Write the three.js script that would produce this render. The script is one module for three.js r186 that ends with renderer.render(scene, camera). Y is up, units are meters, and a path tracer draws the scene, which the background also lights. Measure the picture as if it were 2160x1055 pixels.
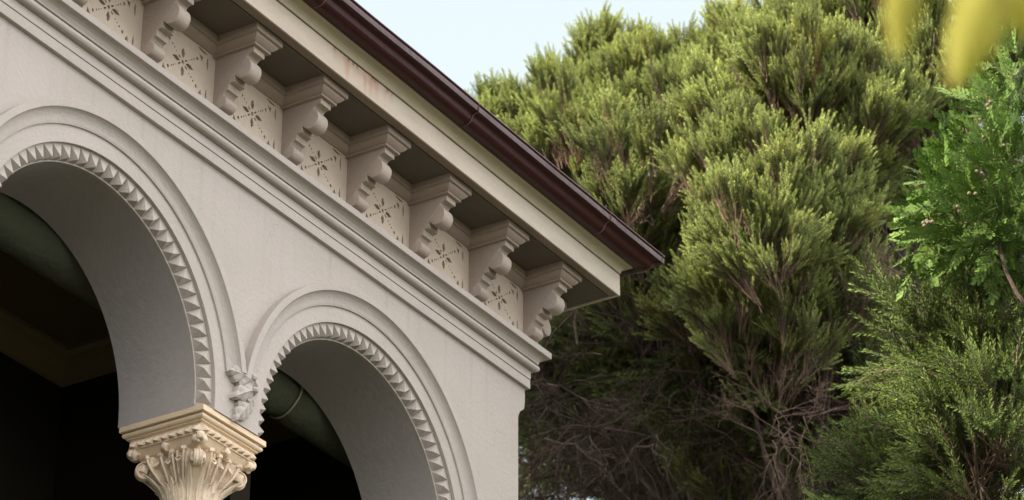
import * as THREE from 'three';
import { mergeGeometries, toCreasedNormals } from 'three/addons/utils/BufferGeometryUtils.js';
import { ImprovedNoise } from 'three/addons/math/ImprovedNoise.js';

// ------------------------------------------------------------------ camera, sky, sun, exposure
const scene = new THREE.Scene();
const CAM = new THREE.Vector3(0, 1.6, 6), YAW = -1.0140131, PITCH = 0.5008002, ROLL = -0.000405;
const camera = new THREE.PerspectiveCamera(9.3444, 2160 / 1055, 0.2, 900);
camera.position.copy(CAM); camera.rotation.set(PITCH, YAW, ROLL, 'YXZ');
camera.focus = 11.4; camera.userData.fStop = 5.0;
camera.updateMatrixWorld();

const SUN = new THREE.Vector3(-0.66, 0.52, -0.48).normalize();
const SKY_OFF = 56;
function makeSky() {
  const W = 1024, H = 512, a = new Float32Array(W * H * 4), nz = new ImprovedNoise();
  const ss = (x, lo, hi) => { const t = Math.min(1, Math.max(0, (x - lo) / (hi - lo))); return t * t * (3 - 2 * t); };
  for (let j = 0; j < H; j++) for (let i = 0; i < W; i++) {
    const th = (j + 0.5) / H * Math.PI - Math.PI / 2, ph = ((i + 0.5) / W - 0.5) * 2 * Math.PI;
    const y = Math.sin(th), x = Math.cos(th) * Math.cos(ph), z = Math.cos(th) * Math.sin(ph);
    const e = Math.max(0, y), hz = Math.pow(1 - e, 5);
    const g = Math.max(0, x * SUN.x + y * SUN.y + z * SUN.z);
    let n = 0, f = 1.1, w = 0.5; for (let o = 0; o < 5; o++) { n += w * nz.noise(x * f + SKY_OFF, y * f * 1.5 + 3, z * f + 1); f *= 2.1; w *= 0.5; }
    const cl = ss(n, -0.16, 0.22), k = (j * W + i) * 4, halo = 0.8 * Math.pow(g, 16) + 0.3 * Math.pow(g, 4);
    const c0 = [0.315, 0.362, 0.392], c1 = [1.78, 1.74, 1.74], c2 = [1.45, 1.44, 1.45];
    for (let q = 0; q < 3; q++) { const v = c0[q] + (c1[q] - c0[q]) * cl; a[k + q] = v + (c2[q] - v) * hz * 0.8 + halo * [1, 0.96, 0.88][q]; if (y < 0) a[k + q] = 0.2; }
    a[k + 3] = 1;
  }
  const t = new THREE.DataTexture(a, W, H, THREE.RGBAFormat, THREE.FloatType);
  t.mapping = THREE.EquirectangularReflectionMapping; t.magFilter = THREE.LinearFilter; t.needsUpdate = true; return t;
}
scene.background = makeSky(); scene.environment = scene.background;
const sun = new THREE.DirectionalLight(new THREE.Color(1.0, 0.89, 0.70), 5.0);
sun.position.copy(SUN).multiplyScalar(60).add(new THREE.Vector3(10, 6, 0)); sun.target.position.set(10, 6, 0);
sun.castShadow = true; sun.shadow.mapSize.set(2048, 2048); sun.shadow.radius = 2;
Object.assign(sun.shadow.camera, { left: -20, right: 20, top: 20, bottom: -20, near: 1, far: 140 });
scene.add(sun, sun.target);
const renderer = new THREE.WebGLRenderer({ antialias: true });
renderer.toneMapping = THREE.LinearToneMapping; renderer.toneMappingExposure = 2.55;
renderer.shadowMap.enabled = true; renderer.setSize(1024, 500);

// ------------------------------------------------------------------ helpers
function RNG(s) { return () => { s |= 0; s = s + 0x6D2B79F5 | 0; let t = Math.imul(s ^ s >>> 15, 1 | s); t = t + Math.imul(t ^ t >>> 7, 61 | t) ^ t; return ((t ^ t >>> 14) >>> 0) / 4294967296; }; }
const rnd = RNG(7);
const V = (x, y, z) => new THREE.Vector3(x, y, z);
const perlin = new ImprovedNoise();
function tileNoise(u, v, per, seed) { // value repeats every 1 in u and v
  const A = 2 * Math.PI, R = per / A; // torus walk
  return perlin.noise(R * Math.cos(A * u) + seed, R * Math.sin(A * u) + R * Math.cos(A * v), R * Math.sin(A * v) + seed * 1.7);
}
function dataTex(N, fn, srgb) {
  const a = new Uint8Array(N * N * 4);
  for (let j = 0; j < N; j++) for (let i = 0; i < N; i++) { const c = fn(i / N, j / N), k = (j * N + i) * 4; a[k] = c[0] * 255; a[k + 1] = c[1] * 255; a[k + 2] = c[2] * 255; a[k + 3] = 255; }
  const t = new THREE.DataTexture(a, N, N); t.wrapS = t.wrapT = THREE.RepeatWrapping; t.magFilter = THREE.LinearFilter; t.minFilter = THREE.LinearFilter;
  if (srgb) t.colorSpace = THREE.SRGBColorSpace; t.needsUpdate = true; return t;
}
const rep = (t, s, ox = 0, oy = 0) => { const c = t.clone(); c.repeat.set(s, s); c.offset.set(ox, oy); c.needsUpdate = true; return c; };
const plasterBump = dataTex(512, (u, v) => {
  let h = 0.5 + 0.20 * tileNoise(u, v, 9, 1) + 0.18 * tileNoise(u, v, 34, 5) + 0.16 * tileNoise(u, v, 90, 9);
  return [h, h, h].map((x) => Math.min(1, Math.max(0, x)));
});
const grime = dataTex(512, (u, v) => {
  const n = 0.6 * tileNoise(u, v, 4, 3) + 0.4 * tileNoise(u, v, 13, 8), m = tileNoise(u, v, 60, 2), s = tileNoise(u, v, 40, 12);
  const k = 0.95 + 0.05 * n + 0.02 * m;
  return [k, k * (0.995 - 0.012 * n), k * (0.99 - 0.03 * n)].map((x) => Math.min(1, Math.max(0, x)));
}, true);
function paint(r, g, b, o = {}) {
  const K = 0.66, m = new THREE.MeshPhysicalMaterial({ color: new THREE.Color().setRGB(r * K, g * K, b * K), roughness: o.rough ?? 0.72, map: o.map === null ? null : rep(grime, o.ts ?? 0.7, rnd(), rnd()), bumpMap: rep(plasterBump, o.bs ?? 1.6), bumpScale: o.bump ?? 0.004, specularIntensity: o.spec ?? 0.35 });
  m.name = o.name || 'paint'; return m;
}
const M = {
  wall: paint(0.725, 0.64, 0.598, { bump: 0.0035 }),
  course: paint(0.73, 0.65, 0.595, { bump: 0.003 }),
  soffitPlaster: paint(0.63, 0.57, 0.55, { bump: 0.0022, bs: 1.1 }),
  bracket: paint(0.69, 0.575, 0.50, { bump: 0.003, bs: 3 }),
  panel: paint(0.87, 0.73, 0.60, { bump: 0.002 }),
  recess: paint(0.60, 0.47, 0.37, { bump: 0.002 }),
  capMould: paint(0.57, 0.455, 0.38, { bump: 0.003, bs: 3 }),  // bracket paint darkened: shade under the soffit is put into the colour
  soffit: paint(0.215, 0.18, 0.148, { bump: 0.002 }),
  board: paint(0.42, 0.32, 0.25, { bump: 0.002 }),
  mould: paint(0.76, 0.655, 0.48, { bump: 0.001 }),
  gold: paint(1.22, 0.95, 0.67, { bump: 0.003, bs: 4, ts: 2 }),
  goldRough: paint(1.28, 1.04, 0.80, { bump: 0.004, bs: 5, ts: 3 }),
  inside: paint(0.028, 0.024, 0.016, { bump: 0.002, spec: 0.1 }),  // near black: deep interior shadow is put into the colour
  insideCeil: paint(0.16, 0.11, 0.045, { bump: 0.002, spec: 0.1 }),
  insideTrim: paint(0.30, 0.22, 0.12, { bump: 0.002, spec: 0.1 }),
  roof: paint(0.16, 0.07, 0.05),
  canvas: paint(0.17, 0.18, 0.13, { bump: 0.01, bs: 0.8, spec: 0.15 }),
  cord: paint(0.62, 0.58, 0.45, { map: null }),
};
// front wall paint: faint patches, rain streaks and a painted shadow band below the string course, hairline cracks and specks
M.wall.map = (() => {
  const W = 2048, H = 1024, X0 = 6.2, X1 = 9.8, Y0 = 5.7, Y1 = 7.5, a = new Uint8Array(W * H * 4), q = RNG(77), f = new Float32Array(W * H).fill(1), warm = new Float32Array(W * H);
  for (let j = 0; j < H; j++) for (let i = 0; i < W; i++) {
    const x = X0 + (X1 - X0) * i / W, y = Y0 + (Y1 - Y0) * j / H, k = j * W + i;
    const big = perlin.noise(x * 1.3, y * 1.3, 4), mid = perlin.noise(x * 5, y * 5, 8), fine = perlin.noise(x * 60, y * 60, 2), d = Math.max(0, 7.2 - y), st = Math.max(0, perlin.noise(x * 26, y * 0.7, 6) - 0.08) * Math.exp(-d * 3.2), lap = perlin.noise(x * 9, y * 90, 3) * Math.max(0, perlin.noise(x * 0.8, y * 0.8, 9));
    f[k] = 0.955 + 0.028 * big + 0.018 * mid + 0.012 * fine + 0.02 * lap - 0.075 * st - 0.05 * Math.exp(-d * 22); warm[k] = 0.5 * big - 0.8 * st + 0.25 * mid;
  }
  for (let c = 0; c < 9; c++) { let x = q() * W, y = q() * H, th = q() * 6.28; const n = 60 + q() * 180; for (let k = 0; k < n; k++) { th += (q() - 0.5) * 0.9; x += Math.cos(th) * 1.2; y += Math.sin(th) * 1.2; const i = Math.floor(x), j = Math.floor(y); if (i > 0 && j > 0 && i < W && j < H) f[j * W + i] *= 0.86; } }
  for (let c = 0; c < 260; c++) { const i = Math.floor(q() * (W - 2)), j = Math.floor(q() * (H - 2)), v = 0.72 + 0.2 * q(); f[j * W + i] *= v; if (q() < 0.4) { f[j * W + i + 1] *= v; f[(j + 1) * W + i] *= v; } }
  for (let k = 0; k < W * H; k++) { const v = Math.min(1, f[k]), w = warm[k]; a[k * 4] = 255 * v; a[k * 4 + 1] = 255 * v * (1 - 0.006 * w); a[k * 4 + 2] = 255 * v * Math.min(1, 0.985 + 0.02 * w); a[k * 4 + 3] = 255; }
  const t = new THREE.DataTexture(a, W, H); t.colorSpace = THREE.SRGBColorSpace; t.wrapS = t.wrapT = THREE.MirroredRepeatWrapping; t.magFilter = THREE.LinearFilter; t.minFilter = THREE.LinearFilter;
  t.repeat.set(1 / (X1 - X0), 1 / (Y1 - Y0)); t.offset.set(-X0 / (X1 - X0), -Y0 / (Y1 - Y0)); t.needsUpdate = true; return t;
})();
M.gutter = new THREE.MeshPhysicalMaterial({ color: new THREE.Color().setRGB(0.050, 0.013, 0.0135), roughness: 0.36, map: rep(grime, 1.3), specularIntensity: 0.35, bumpMap: rep(plasterBump, 0.5), bumpScale: 0.002 });
M.seal = new THREE.MeshStandardMaterial({ color: new THREE.Color().setRGB(0.12, 0.075, 0.065), roughness: 0.6 });
// fascia board: cream paint with a stretch of rusty drips
const FX0 = 6.4, FX1 = 10.4;
function fasciaMap() {
  const W = 2048, H = 128, a = new Uint8Array(W * H * 4), r2 = RNG(31);
  const drip = new Float32Array(W), dark = new Float32Array(W), pinkw = new Float32Array(W);
  for (let i = 0; i < W; i++) {
    const x = FX0 + (FX1 - FX0) * i / W, env = Math.exp(-Math.pow((x - 8.08) / 0.22, 4)) + 0.12 * Math.exp(-Math.pow((x - 7.62) / 0.1, 2));
    drip[i] = env * (0.35 + 0.65 * Math.max(0, perlin.noise(x * 34, 3.3, 1) + 0.5) ); dark[i] = env * Math.max(0, perlin.noise(x * 60, 9.3, 4) + 0.1);
    pinkw[i] = Math.exp(-Math.pow((x - 8.0) / 0.75, 2));
  }
  for (let j = 0; j < H; j++) for (let i = 0; i < W; i++) {
    const v = j / H, k = (j * W + i) * 4, x = FX0 + (FX1 - FX0) * i / W; // v = 1 at the top
    const d = drip[i] * Math.min(1, Math.max(0, (v - (0.75 - 0.9 * drip[i])) * 1.6)), t = dark[i] * Math.max(0, (v - 0.80) * 5) * 1.4;
    const n = 0.03 * perlin.noise(x * 8, v * 3, 2) + 0.02 * perlin.noise(x * 50, v * 8, 5), p = 0.35 * pinkw[i];
    let c = [0.885 + n, 0.85 + n - 0.035 * p, 0.80 + n - 0.06 * p];
    c = [c[0] * (1 - 0.05 * d), c[1] * (1 - 0.15 * d), c[2] * (1 - 0.17 * d)].map((q) => q * (1 - 0.6 * Math.min(1, t)));
    if (r2() > 0.9995) c = c.map((q) => q * 0.6);
    for (let q = 0; q < 3; q++) a[k + q] = 255 * Math.max(0, Math.min(1, c[q])); a[k + 3] = 255;
  }
  const t = new THREE.DataTexture(a, W, H); t.colorSpace = THREE.SRGBColorSpace; t.magFilter = THREE.LinearFilter; t.minFilter = THREE.LinearFilter; t.needsUpdate = true; return t;
}
M.fascia = new THREE.MeshPhysicalMaterial({ color: new THREE.Color().setRGB(0.70, 0.665, 0.63), roughness: 0.6, map: fasciaMap(), specularIntensity: 0.35 });

function boxUV(g) { // planar uv in metres by dominant axis
  g = g.index ? g.toNonIndexed() : g;
  const p = g.attributes.position, uv = new Float32Array(p.count * 2), a = V(), b = V(), c = V();
  for (let i = 0; i < p.count; i += 3) {
    a.fromBufferAttribute(p, i); b.fromBufferAttribute(p, i + 1); c.fromBufferAttribute(p, i + 2);
    const n = b.clone().sub(a).cross(c.clone().sub(a)), ax = Math.abs(n.x), ay = Math.abs(n.y), az = Math.abs(n.z);
    [a, b, c].forEach((q, k) => { const [u, v] = az >= ax && az >= ay ? [q.x, q.y] : ax >= ay ? [q.z, q.y] : [q.x, q.z]; uv[(i + k) * 2] = u; uv[(i + k) * 2 + 1] = v; });
  }
  g.setAttribute('uv', new THREE.BufferAttribute(uv, 2)); return g;
}
function strip(g) { g = g.index ? g.toNonIndexed() : g; for (const k of Object.keys(g.attributes)) if (!['position', 'normal', 'uv'].includes(k)) g.deleteAttribute(k); return g; }
const names = {};
function numbered(n) { names[n] = (names[n] ?? -1) + 1; return names[n] ? n + '_' + String(names[n]).padStart(3, '0') : n; }
function part(name, geo, mat, parent, o = {}) {
  let g = Array.isArray(geo) ? mergeGeometries(geo.map(strip)) : geo;
  if (o.crease !== 0) g = toCreasedNormals(g.index ? g : g, o.crease ?? 0.6);
  if (!o.keepUV) g = boxUV(g);
  const m = new THREE.Mesh(g, mat); m.name = numbered(name); m.castShadow = m.receiveShadow = true; if (o.kind) m.userData.kind = o.kind; if (o.label) m.userData.label = o.label;
  parent.add(m); return m;
}
function thing(name, label, category, group) { const o = new THREE.Group(); o.name = numbered(name); o.userData = { label, category }; if (group) o.userData.group = group; scene.add(o); return o; }
function sub(name, parent) { const o = new THREE.Group(); o.name = numbered(name); parent.add(o); return o; }
function box(x0, x1, y0, y1, z0, z1) { const g = new THREE.BoxGeometry(x1 - x0, y1 - y0, z1 - z0); g.translate((x0 + x1) / 2, (y0 + y1) / 2, (z0 + z1) / 2); return g; }
function grid(rows) { // rows: arrays of Vector3, quads between successive rows
  const pos = [];
  for (let i = 0; i + 1 < rows.length; i++) for (let j = 0; j + 1 < rows[i].length; j++) { const a = rows[i][j], b = rows[i][j + 1], c = rows[i + 1][j + 1], d = rows[i + 1][j]; for (const q of [a, b, c, a, c, d]) pos.push(q.x, q.y, q.z); }
  const g = new THREE.BufferGeometry(); g.setAttribute('position', new THREE.Float32BufferAttribute(pos, 3)); g.computeVertexNormals(); g.setAttribute('uv', new THREE.Float32BufferAttribute(new Float32Array(pos.length / 3 * 2), 2)); return g;
}
const XC = 9.739, ZB = -6, XL = 2;
// a moulding run along the front and mitred round the right-hand corner; profile of [projection, y]
const runRound = (prof, x0 = XL, zb = ZB) => grid(prof.map(([p, y]) => { const r = [V(x0, y, p)]; const n = 64; for (let i = 1; i < n; i++) r.push(V(x0 + (XC + p - x0) * i / n, y, p)); r.push(V(XC + p, y, p), V(XC + p, y, zb)); return r; }));
function arcPts(cx, cy, r, a0, a1, n) { const o = []; for (let i = 0; i <= n; i++) { const a = a0 + (a1 - a0) * i / n; o.push([cx + r * Math.cos(a), cy + r * Math.sin(a)]); } return o; }
const spline = (pts, n, closed = false) => new THREE.CatmullRomCurve3(pts.map(([a, b]) => V(a, b, 0)), closed, 'centripetal').getPoints(n).map((q) => [q.x, q.y]);
// sweep of a [radius, z] profile round an arch from angle a0 to a1
function archSweep(prof, cx, cy, a0, a1, n, drop = 0) {
  const rows = prof.map(([r, z]) => { const row = []; if (drop) row.push(V(cx + r * Math.cos(a0), cy - drop, z)); for (let i = 0; i <= n; i++) { const a = a0 + (a1 - a0) * i / n; row.push(V(cx + r * Math.cos(a), cy + r * Math.sin(a), z)); } return row; });
  return grid(rows);
}
function tube(pts, r0, r1, seg = 6, n = 8) {
  const c = new THREE.CatmullRomCurve3(pts), P = c.getPoints(n), rows = []; let up = V(0.3, 0.1, 1).normalize();
  for (let i = 0; i <= n; i++) {
    const t = P[Math.min(n, i + 1)].clone().sub(P[Math.max(0, i - 1)]).normalize(); const s = up.clone().cross(t).normalize(); up = t.clone().cross(s).normalize();
    const r = r0 + (r1 - r0) * i / n, row = []; for (let k = 0; k <= seg; k++) { const a = k / seg * Math.PI * 2; row.push(P[i].clone().addScaledVector(s, Math.cos(a) * r).addScaledVector(up, Math.sin(a) * r)); } rows.push(row);
  }
  return grid(rows);
}

// ------------------------------------------------------------------ ground
{
  const g = new THREE.CircleGeometry(420, 64); g.rotateX(-Math.PI / 2);
  const uvp = g.attributes.position, uv = g.attributes.uv; for (let i = 0; i < uvp.count; i++) uv.setXY(i, uvp.getX(i), uvp.getZ(i));
  const m = new THREE.Mesh(g, new THREE.MeshStandardMaterial({ color: new THREE.Color().setRGB(0.032, 0.038, 0.02), roughness: 0.95, map: rep(grime, 0.2), bumpMap: rep(plasterBump, 1.1), bumpScale: 0.01 }));
  m.name = 'ground'; m.userData = { kind: 'structure', label: 'dark lawn ground around the villa', category: 'ground' }; m.receiveShadow = true; scene.add(m);
}

// ------------------------------------------------------------------ villa
const villa = thing('villa', 'pale rendered villa with round loggia arches, scrolled eaves brackets and a maroon gutter', 'building');
const ARCH = [{ cx: 7.016, cy: 6.300, R: 0.648, pitch: 4.55, ph: 34.77 }, { cx: 8.586, cy: 6.285, R: 0.664, pitch: 4.30, ph: 51.94 }];
const YS = 6.262, ZT = -0.385, ZREC = -0.013, ZBASE = -0.050;
{
  // front wall: a face layer with wide arch openings, a deeper layer with the intrados openings
  const ly = (rKey, z1, z0, chamfer) => {
    const s = new THREE.Shape();
    const r = (a) => a.R + rKey;
    const [A, B] = ARCH;
    s.moveTo(XL, 0); s.lineTo(A.cx - r(A), 0); s.lineTo(A.cx - r(A), A.cy);
    for (const p of arcPts(A.cx, A.cy, r(A), Math.PI, 0, 72).slice(1)) s.lineTo(...p);
    s.lineTo(A.cx + r(A), YS); s.lineTo(B.cx - r(B), YS); s.lineTo(B.cx - r(B), B.cy);
    for (const p of arcPts(B.cx, B.cy, r(B), Math.PI, 0, 72).slice(1)) s.lineTo(...p);
    s.lineTo(B.cx + r(B), 0); s.lineTo(XC - (chamfer ? 0.053 : 0.053), 0); s.lineTo(XC - 0.053, 7.045);
    for (const p of [[-0.050, 7.060], [-0.040, 7.080], [-0.027, 7.092], [-0.011, 7.102], [-0.003, 7.118], [0, 7.142]]) s.lineTo(XC + p[0], p[1]);
    s.lineTo(XC, 7.7); s.lineTo(XL, 7.7); s.closePath();
    const g = new THREE.ExtrudeGeometry(s, { depth: z1 - z0, bevelEnabled: false, curveSegments: 4 }); g.translate(0, 0, z0); return g;
  };
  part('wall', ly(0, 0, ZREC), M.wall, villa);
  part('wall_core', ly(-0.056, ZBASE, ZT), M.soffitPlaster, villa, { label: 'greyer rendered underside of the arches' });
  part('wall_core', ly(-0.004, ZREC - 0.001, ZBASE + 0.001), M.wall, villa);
  // side, back and lower walls, floor, roof
  part('side_wall', [box(XC - 0.3, XC - 0.055, 0, 7.045, -0.054, ZB), box(XC - 0.3, XC - 0.001, 7.045, 7.7, -0.387, ZB)], M.wall, villa);
  part('back_wall', [box(XL, XC - 0.001, 0, 7.7, ZB - 0.3, ZB - 0.001), box(XL - 0.3, XL - 0.001, 0, 7.7, ZB, 0)], M.wall, villa);
  part('lower_wall', box(6.43, 9.18, 0, 4.2, -0.38, -0.002), M.wall, villa);
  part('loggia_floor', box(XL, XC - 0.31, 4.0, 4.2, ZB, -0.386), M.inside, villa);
  const roofPts = [[XL - 0.5, 7.915, 0.40], [XC + 0.40, 7.915, 0.40], [XC + 0.40, 7.915, ZB - 0.4], [XL - 0.5, 7.915, ZB - 0.4]].map((p) => V(...p)), r1 = V(XL + 2, 9.2, -3), r2 = V(XC - 2.6, 9.2, -3);
  part('roof', [grid([[roofPts[0], roofPts[1]], [r1, r2]]), grid([[roofPts[1], roofPts[2]], [r2, r2.clone()]]), grid([[roofPts[2], roofPts[3]], [r2, r1]]), grid([[roofPts[3], roofPts[0]], [r1, r1.clone()]])], M.roof, villa);
  part('added_shade_block', box(XL + 0.3, 9.30, 7.95, 11.1, -8, -2.75), M.wall, villa);  // unseen block, added to cast shade on the low left of the trees
  part('added_shade_tower', box(5.6, 9.25, 7.95, 13.3, -8.2, -4.6), M.wall, villa);  // unseen tower, added to carry that shade onto the farther trees
  const tr = [[5.3, 13.3, -4.45], [9.4, 13.3, -4.45], [9.4, 13.3, -8.5], [5.3, 13.3, -8.5]].map((p) => V(...p)), tp = V(7.35, 15.0, -6.5);
  part('added_shade_tower_roof', [0, 1, 2, 3].map((k) => grid([[tr[k], tr[(k + 1) % 4]], [tp, tp.clone()]])), M.roof, villa);  // roof of the added shade tower
  const ur = [[XL, 11.1, -2.45], [9.6, 11.1, -2.45], [9.6, 11.1, -8.3], [XL, 11.1, -8.3]].map((p) => V(...p)), ua = V(5, 12.9, -5.4), ub = V(6.8, 12.9, -5.4);
  part('added_shade_block_roof', [grid([[ur[0], ur[1]], [ua, ub]]), grid([[ur[1], ur[2]], [ub, ub.clone()]]), grid([[ur[2], ur[3]], [ub, ua]]), grid([[ur[3], ur[0]], [ua, ua.clone()]]), grid([[ur[0], ur[1]], [ur[3], ur[2]]])], M.roof, villa);  // roof of the added shade block
  // loggia interior
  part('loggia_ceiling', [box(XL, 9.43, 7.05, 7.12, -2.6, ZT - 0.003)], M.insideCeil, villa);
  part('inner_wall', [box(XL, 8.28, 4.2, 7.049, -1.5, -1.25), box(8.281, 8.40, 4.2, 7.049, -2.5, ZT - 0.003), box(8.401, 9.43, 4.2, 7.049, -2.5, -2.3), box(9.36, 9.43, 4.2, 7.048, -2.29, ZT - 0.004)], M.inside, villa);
  const cpr = [[0, 6.925], [0.018, 6.925], [0.022, 6.945], [0.05, 6.985], [0.06, 7.02], [0.085, 7.03], [0.085, 7.048]];
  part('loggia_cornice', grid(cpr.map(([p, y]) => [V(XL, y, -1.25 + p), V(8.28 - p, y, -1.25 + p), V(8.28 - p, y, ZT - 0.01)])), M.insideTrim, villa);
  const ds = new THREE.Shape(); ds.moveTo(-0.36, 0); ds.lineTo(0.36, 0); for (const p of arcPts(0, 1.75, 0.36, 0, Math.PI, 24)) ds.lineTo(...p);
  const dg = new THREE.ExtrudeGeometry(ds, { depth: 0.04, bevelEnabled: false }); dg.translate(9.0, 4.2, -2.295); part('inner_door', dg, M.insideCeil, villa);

  // string course under the frieze
  const tor = []; for (let i = 0; i <= 10; i++) { const a = -Math.PI * 0.62 + Math.PI * 1.2 * i / 10; tor.push([0.031 + 0.0155 * Math.cos(a), 7.3015 + 0.0155 * Math.sin(a)]); }
  const cav = []; for (let i = 0; i <= 10; i++) { const t = i / 10; cav.push([0.043 + 0.030 * (1 - Math.cos(t * Math.PI / 2)), 7.321 + 0.031 * Math.sin(t * Math.PI / 2)]); }
  part('string_course', runRound([[-0.002, 7.204], [0.0155, 7.204], [0.0165, 7.205], [0.0165, 7.244], [0.0155, 7.2455], [0.009, 7.246], [0.009, 7.2475], [0.0175, 7.248], [0.0185, 7.249], [0.0185, 7.286], [0.0175, 7.2868], ...tor, [0.027, 7.3175], [0.027, 7.3195], [0.043, 7.320], ...cav, [0.080, 7.352], [0.0815, 7.353], [0.083, 7.379], [0.081, 7.381], [0.02, 7.390], [-0.002, 7.390]]), M.course, villa, { crease: 0.5 });

  // archivolts: recess step, teeth, moulded hood
  ARCH.forEach((A, i) => {
    const av = sub('archivolt', villa), last = i === 1;
    part('hood_mould', (() => {
      const g0 = A.R + 0.063, g1 = A.R + 0.115, g2 = A.R + 0.142, prof = [[g0, -0.001], [g0, 0.0065], [g0 + 0.001, 0.0075], [g0 + 0.005, 0.0085]];
      for (let k = 0; k <= 12; k++) { const t = k / 12; prof.push([g0 + 0.006 + (g1 - g0 - 0.006) * Math.sin(t * Math.PI / 2), 0.009 + 0.026 * (1 - Math.cos(t * Math.PI / 2))]); }
      prof.push([g1 + 0.0006, 0.036], [g2 - 0.001, 0.037], [g2, 0.036], [g2, -0.001]);
      const d = (x) => x * Math.PI / 180;
      return last ? archSweep(prof, A.cx, A.cy, d(0), d(169.5), 90, 1.4) : archSweep(prof, A.cx, A.cy, d(10.5), d(180), 90);
    })(), M.course, av, { crease: 0.5 });
    // teeth: four-sided points
    const r0 = A.R - 0.051, r1 = A.R - 0.001, h = A.pitch * Math.PI / 360 * 0.985;
    part('chamfer', archSweep([[A.R + 0.001, ZREC - 0.003], [A.R - 0.052, ZBASE - 0.003], [A.R - 0.054, ZBASE - 0.010]], A.cx, A.cy, 0, Math.PI, 90, last ? 0.02 : 0.03), M.course, av);
    const variants = [0, 1, 2, 3].map((v) => {
      const q = RNG(50 + v + i * 9), j = (k = 0.004) => (q() - 0.5) * k;
      const c = [[r0, -h, ZBASE], [r1, -h, ZREC - 0.001], [r1, h, ZREC - 0.001], [r0, h, ZBASE]].map(([r, a, z]) => V(r * Math.cos(a), r * Math.sin(a), z));
      const ap = V(A.R - 0.0485 + j(), j(), -0.0105 + j()), pos = [];
      // blunt tip: a tiny flat where the paint has filled the point
      const tip = c.map((p) => ap.clone().lerp(p, 0.035 + 0.03 * q()));
      for (let k = 0; k < 4; k++) { const a = c[k], b = c[(k + 1) % 4], d = tip[(k + 1) % 4], e = tip[k]; for (const p of [a, b, d, a, d, e]) pos.push(p.x, p.y, p.z); }
      for (const p of [tip[0], tip[1], tip[2], tip[0], tip[2], tip[3]]) pos.push(p.x, p.y, p.z);
      const g = new THREE.BufferGeometry(); g.setAttribute('position', new THREE.Float32BufferAttribute(pos, 3)); g.computeVertexNormals(); return boxUV(g);
    });
    const n0 = Math.ceil((-4 - A.ph) / A.pitch), n1 = Math.floor((184 - A.ph) / A.pitch);
    for (let k = n0; k <= n1; k++) {
      const t = new THREE.Mesh(variants[Math.floor(rnd() * 4)], M.course); t.name = numbered('tooth'); t.castShadow = t.receiveShadow = true;
      t.position.set(A.cx, A.cy, 0); t.rotation.z = (A.ph + (k + 0.5) * A.pitch) * Math.PI / 180; av.add(t);
    }
    // slim raised lip along the edge of the opening
    part('lip', archSweep([[A.R - 0.0562, ZBASE - 0.01], [A.R - 0.0575, ZBASE + 0.004], [A.R - 0.0525, ZBASE + 0.006], [A.R - 0.051, ZBASE]], A.cx, A.cy, 0, Math.PI, 90, last ? 0.02 : 0.03), M.course, av);
  });

  // frieze: pierced panels between scrolled brackets
  const ZP = 0.020, BW = 0.066, BX = [5.82, 6.25, 6.680, 7.109, 7.537, 7.962, 8.393, 8.831, 9.271, 9.694];
  const PY0 = 7.384, PY1 = 7.660, MY = 7.522;
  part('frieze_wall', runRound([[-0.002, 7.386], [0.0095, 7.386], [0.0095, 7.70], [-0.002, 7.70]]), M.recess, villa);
  const poly = (pts, n = 10) => { const p = new THREE.Path(); spline(pts, n, true).forEach(([x, y], k) => k ? p.lineTo(x, y) : p.moveTo(x, y)); return p; };
  const sharp = (pts) => { const p = new THREE.Path(); pts.forEach(([x, y], k) => k ? p.lineTo(x, y) : p.moveTo(x, y)); p.closePath(); return p; };
  const motif = (cx, q) => {
    const holes = [], T = (pts, a, sx = 1) => pts.map(([x, y]) => [cx + x * a[0] - y * a[1] * sx + (q() - 0.5) * 0.0008, MY + x * a[1] + y * a[0] * sx + (q() - 0.5) * 0.0008]);
    const ell = (x, y, rx, ry, rot) => { const p = []; for (let k = 0; k < 12; k++) { const a = -k / 12 * 2 * Math.PI, u = rx * Math.cos(a), v = ry * Math.sin(a); p.push([cx + x + u * Math.cos(rot) - v * Math.sin(rot), MY + y + u * Math.sin(rot) + v * Math.cos(rot)]); } return sharp(p); };
    holes.push(ell(0, 0, 0.0068, 0.0085, 0));
    for (const k of [0, 1, 2, 3]) { // leaves up, left, down, right
      const a = [Math.cos(k * Math.PI / 2), Math.sin(k * Math.PI / 2)], L = 0.062;
      holes.push(sharp(T([[0.0175, 0], [0.026, 0.0065], [0.034, 0.0105], [0.043, 0.0085], [0.0455, 0.0115], [L - 0.008, 0.004], [L, -0.0005], [0.052, -0.006], [0.045, -0.0065], [0.041, -0.0105], [0.033, -0.0085], [0.025, -0.005]], a)));
    }
    for (const [sx, sy] of [[1, 1], [-1, 1], [-1, -1], [1, -1]]) {
      const rot = Math.atan2(sy * 0.058, sx * 0.083);
      holes.push(ell(sx * 0.0195, sy * 0.0145, 0.0085, 0.0040, rot));
      [[0.039, 0.029, 0.0027], [0.051, 0.0375, 0.0034], [0.0635, 0.0465, 0.004], [0.0825, 0.0590, 0.0062]].forEach(([x, y, r]) => holes.push(ell(sx * x, sy * y, r, r * 1.15, 0)));
      holes.push(sharp([[0.093, 0.086], [0.104, 0.0825], [0.1165, 0.082], [0.113, 0.071], [0.111, 0.058], [0.104, 0.070]].map(([x, y]) => [cx + sx * x, MY + sy * y])));
      holes.push(sharp([[0.082, 0.112], [0.100, 0.104], [0.120, 0.1005], [0.143, 0.105], [0.125, 0.1095], [0.105, 0.1125]].map(([x, y]) => [cx + sx * x, MY + sy * y])));
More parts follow.
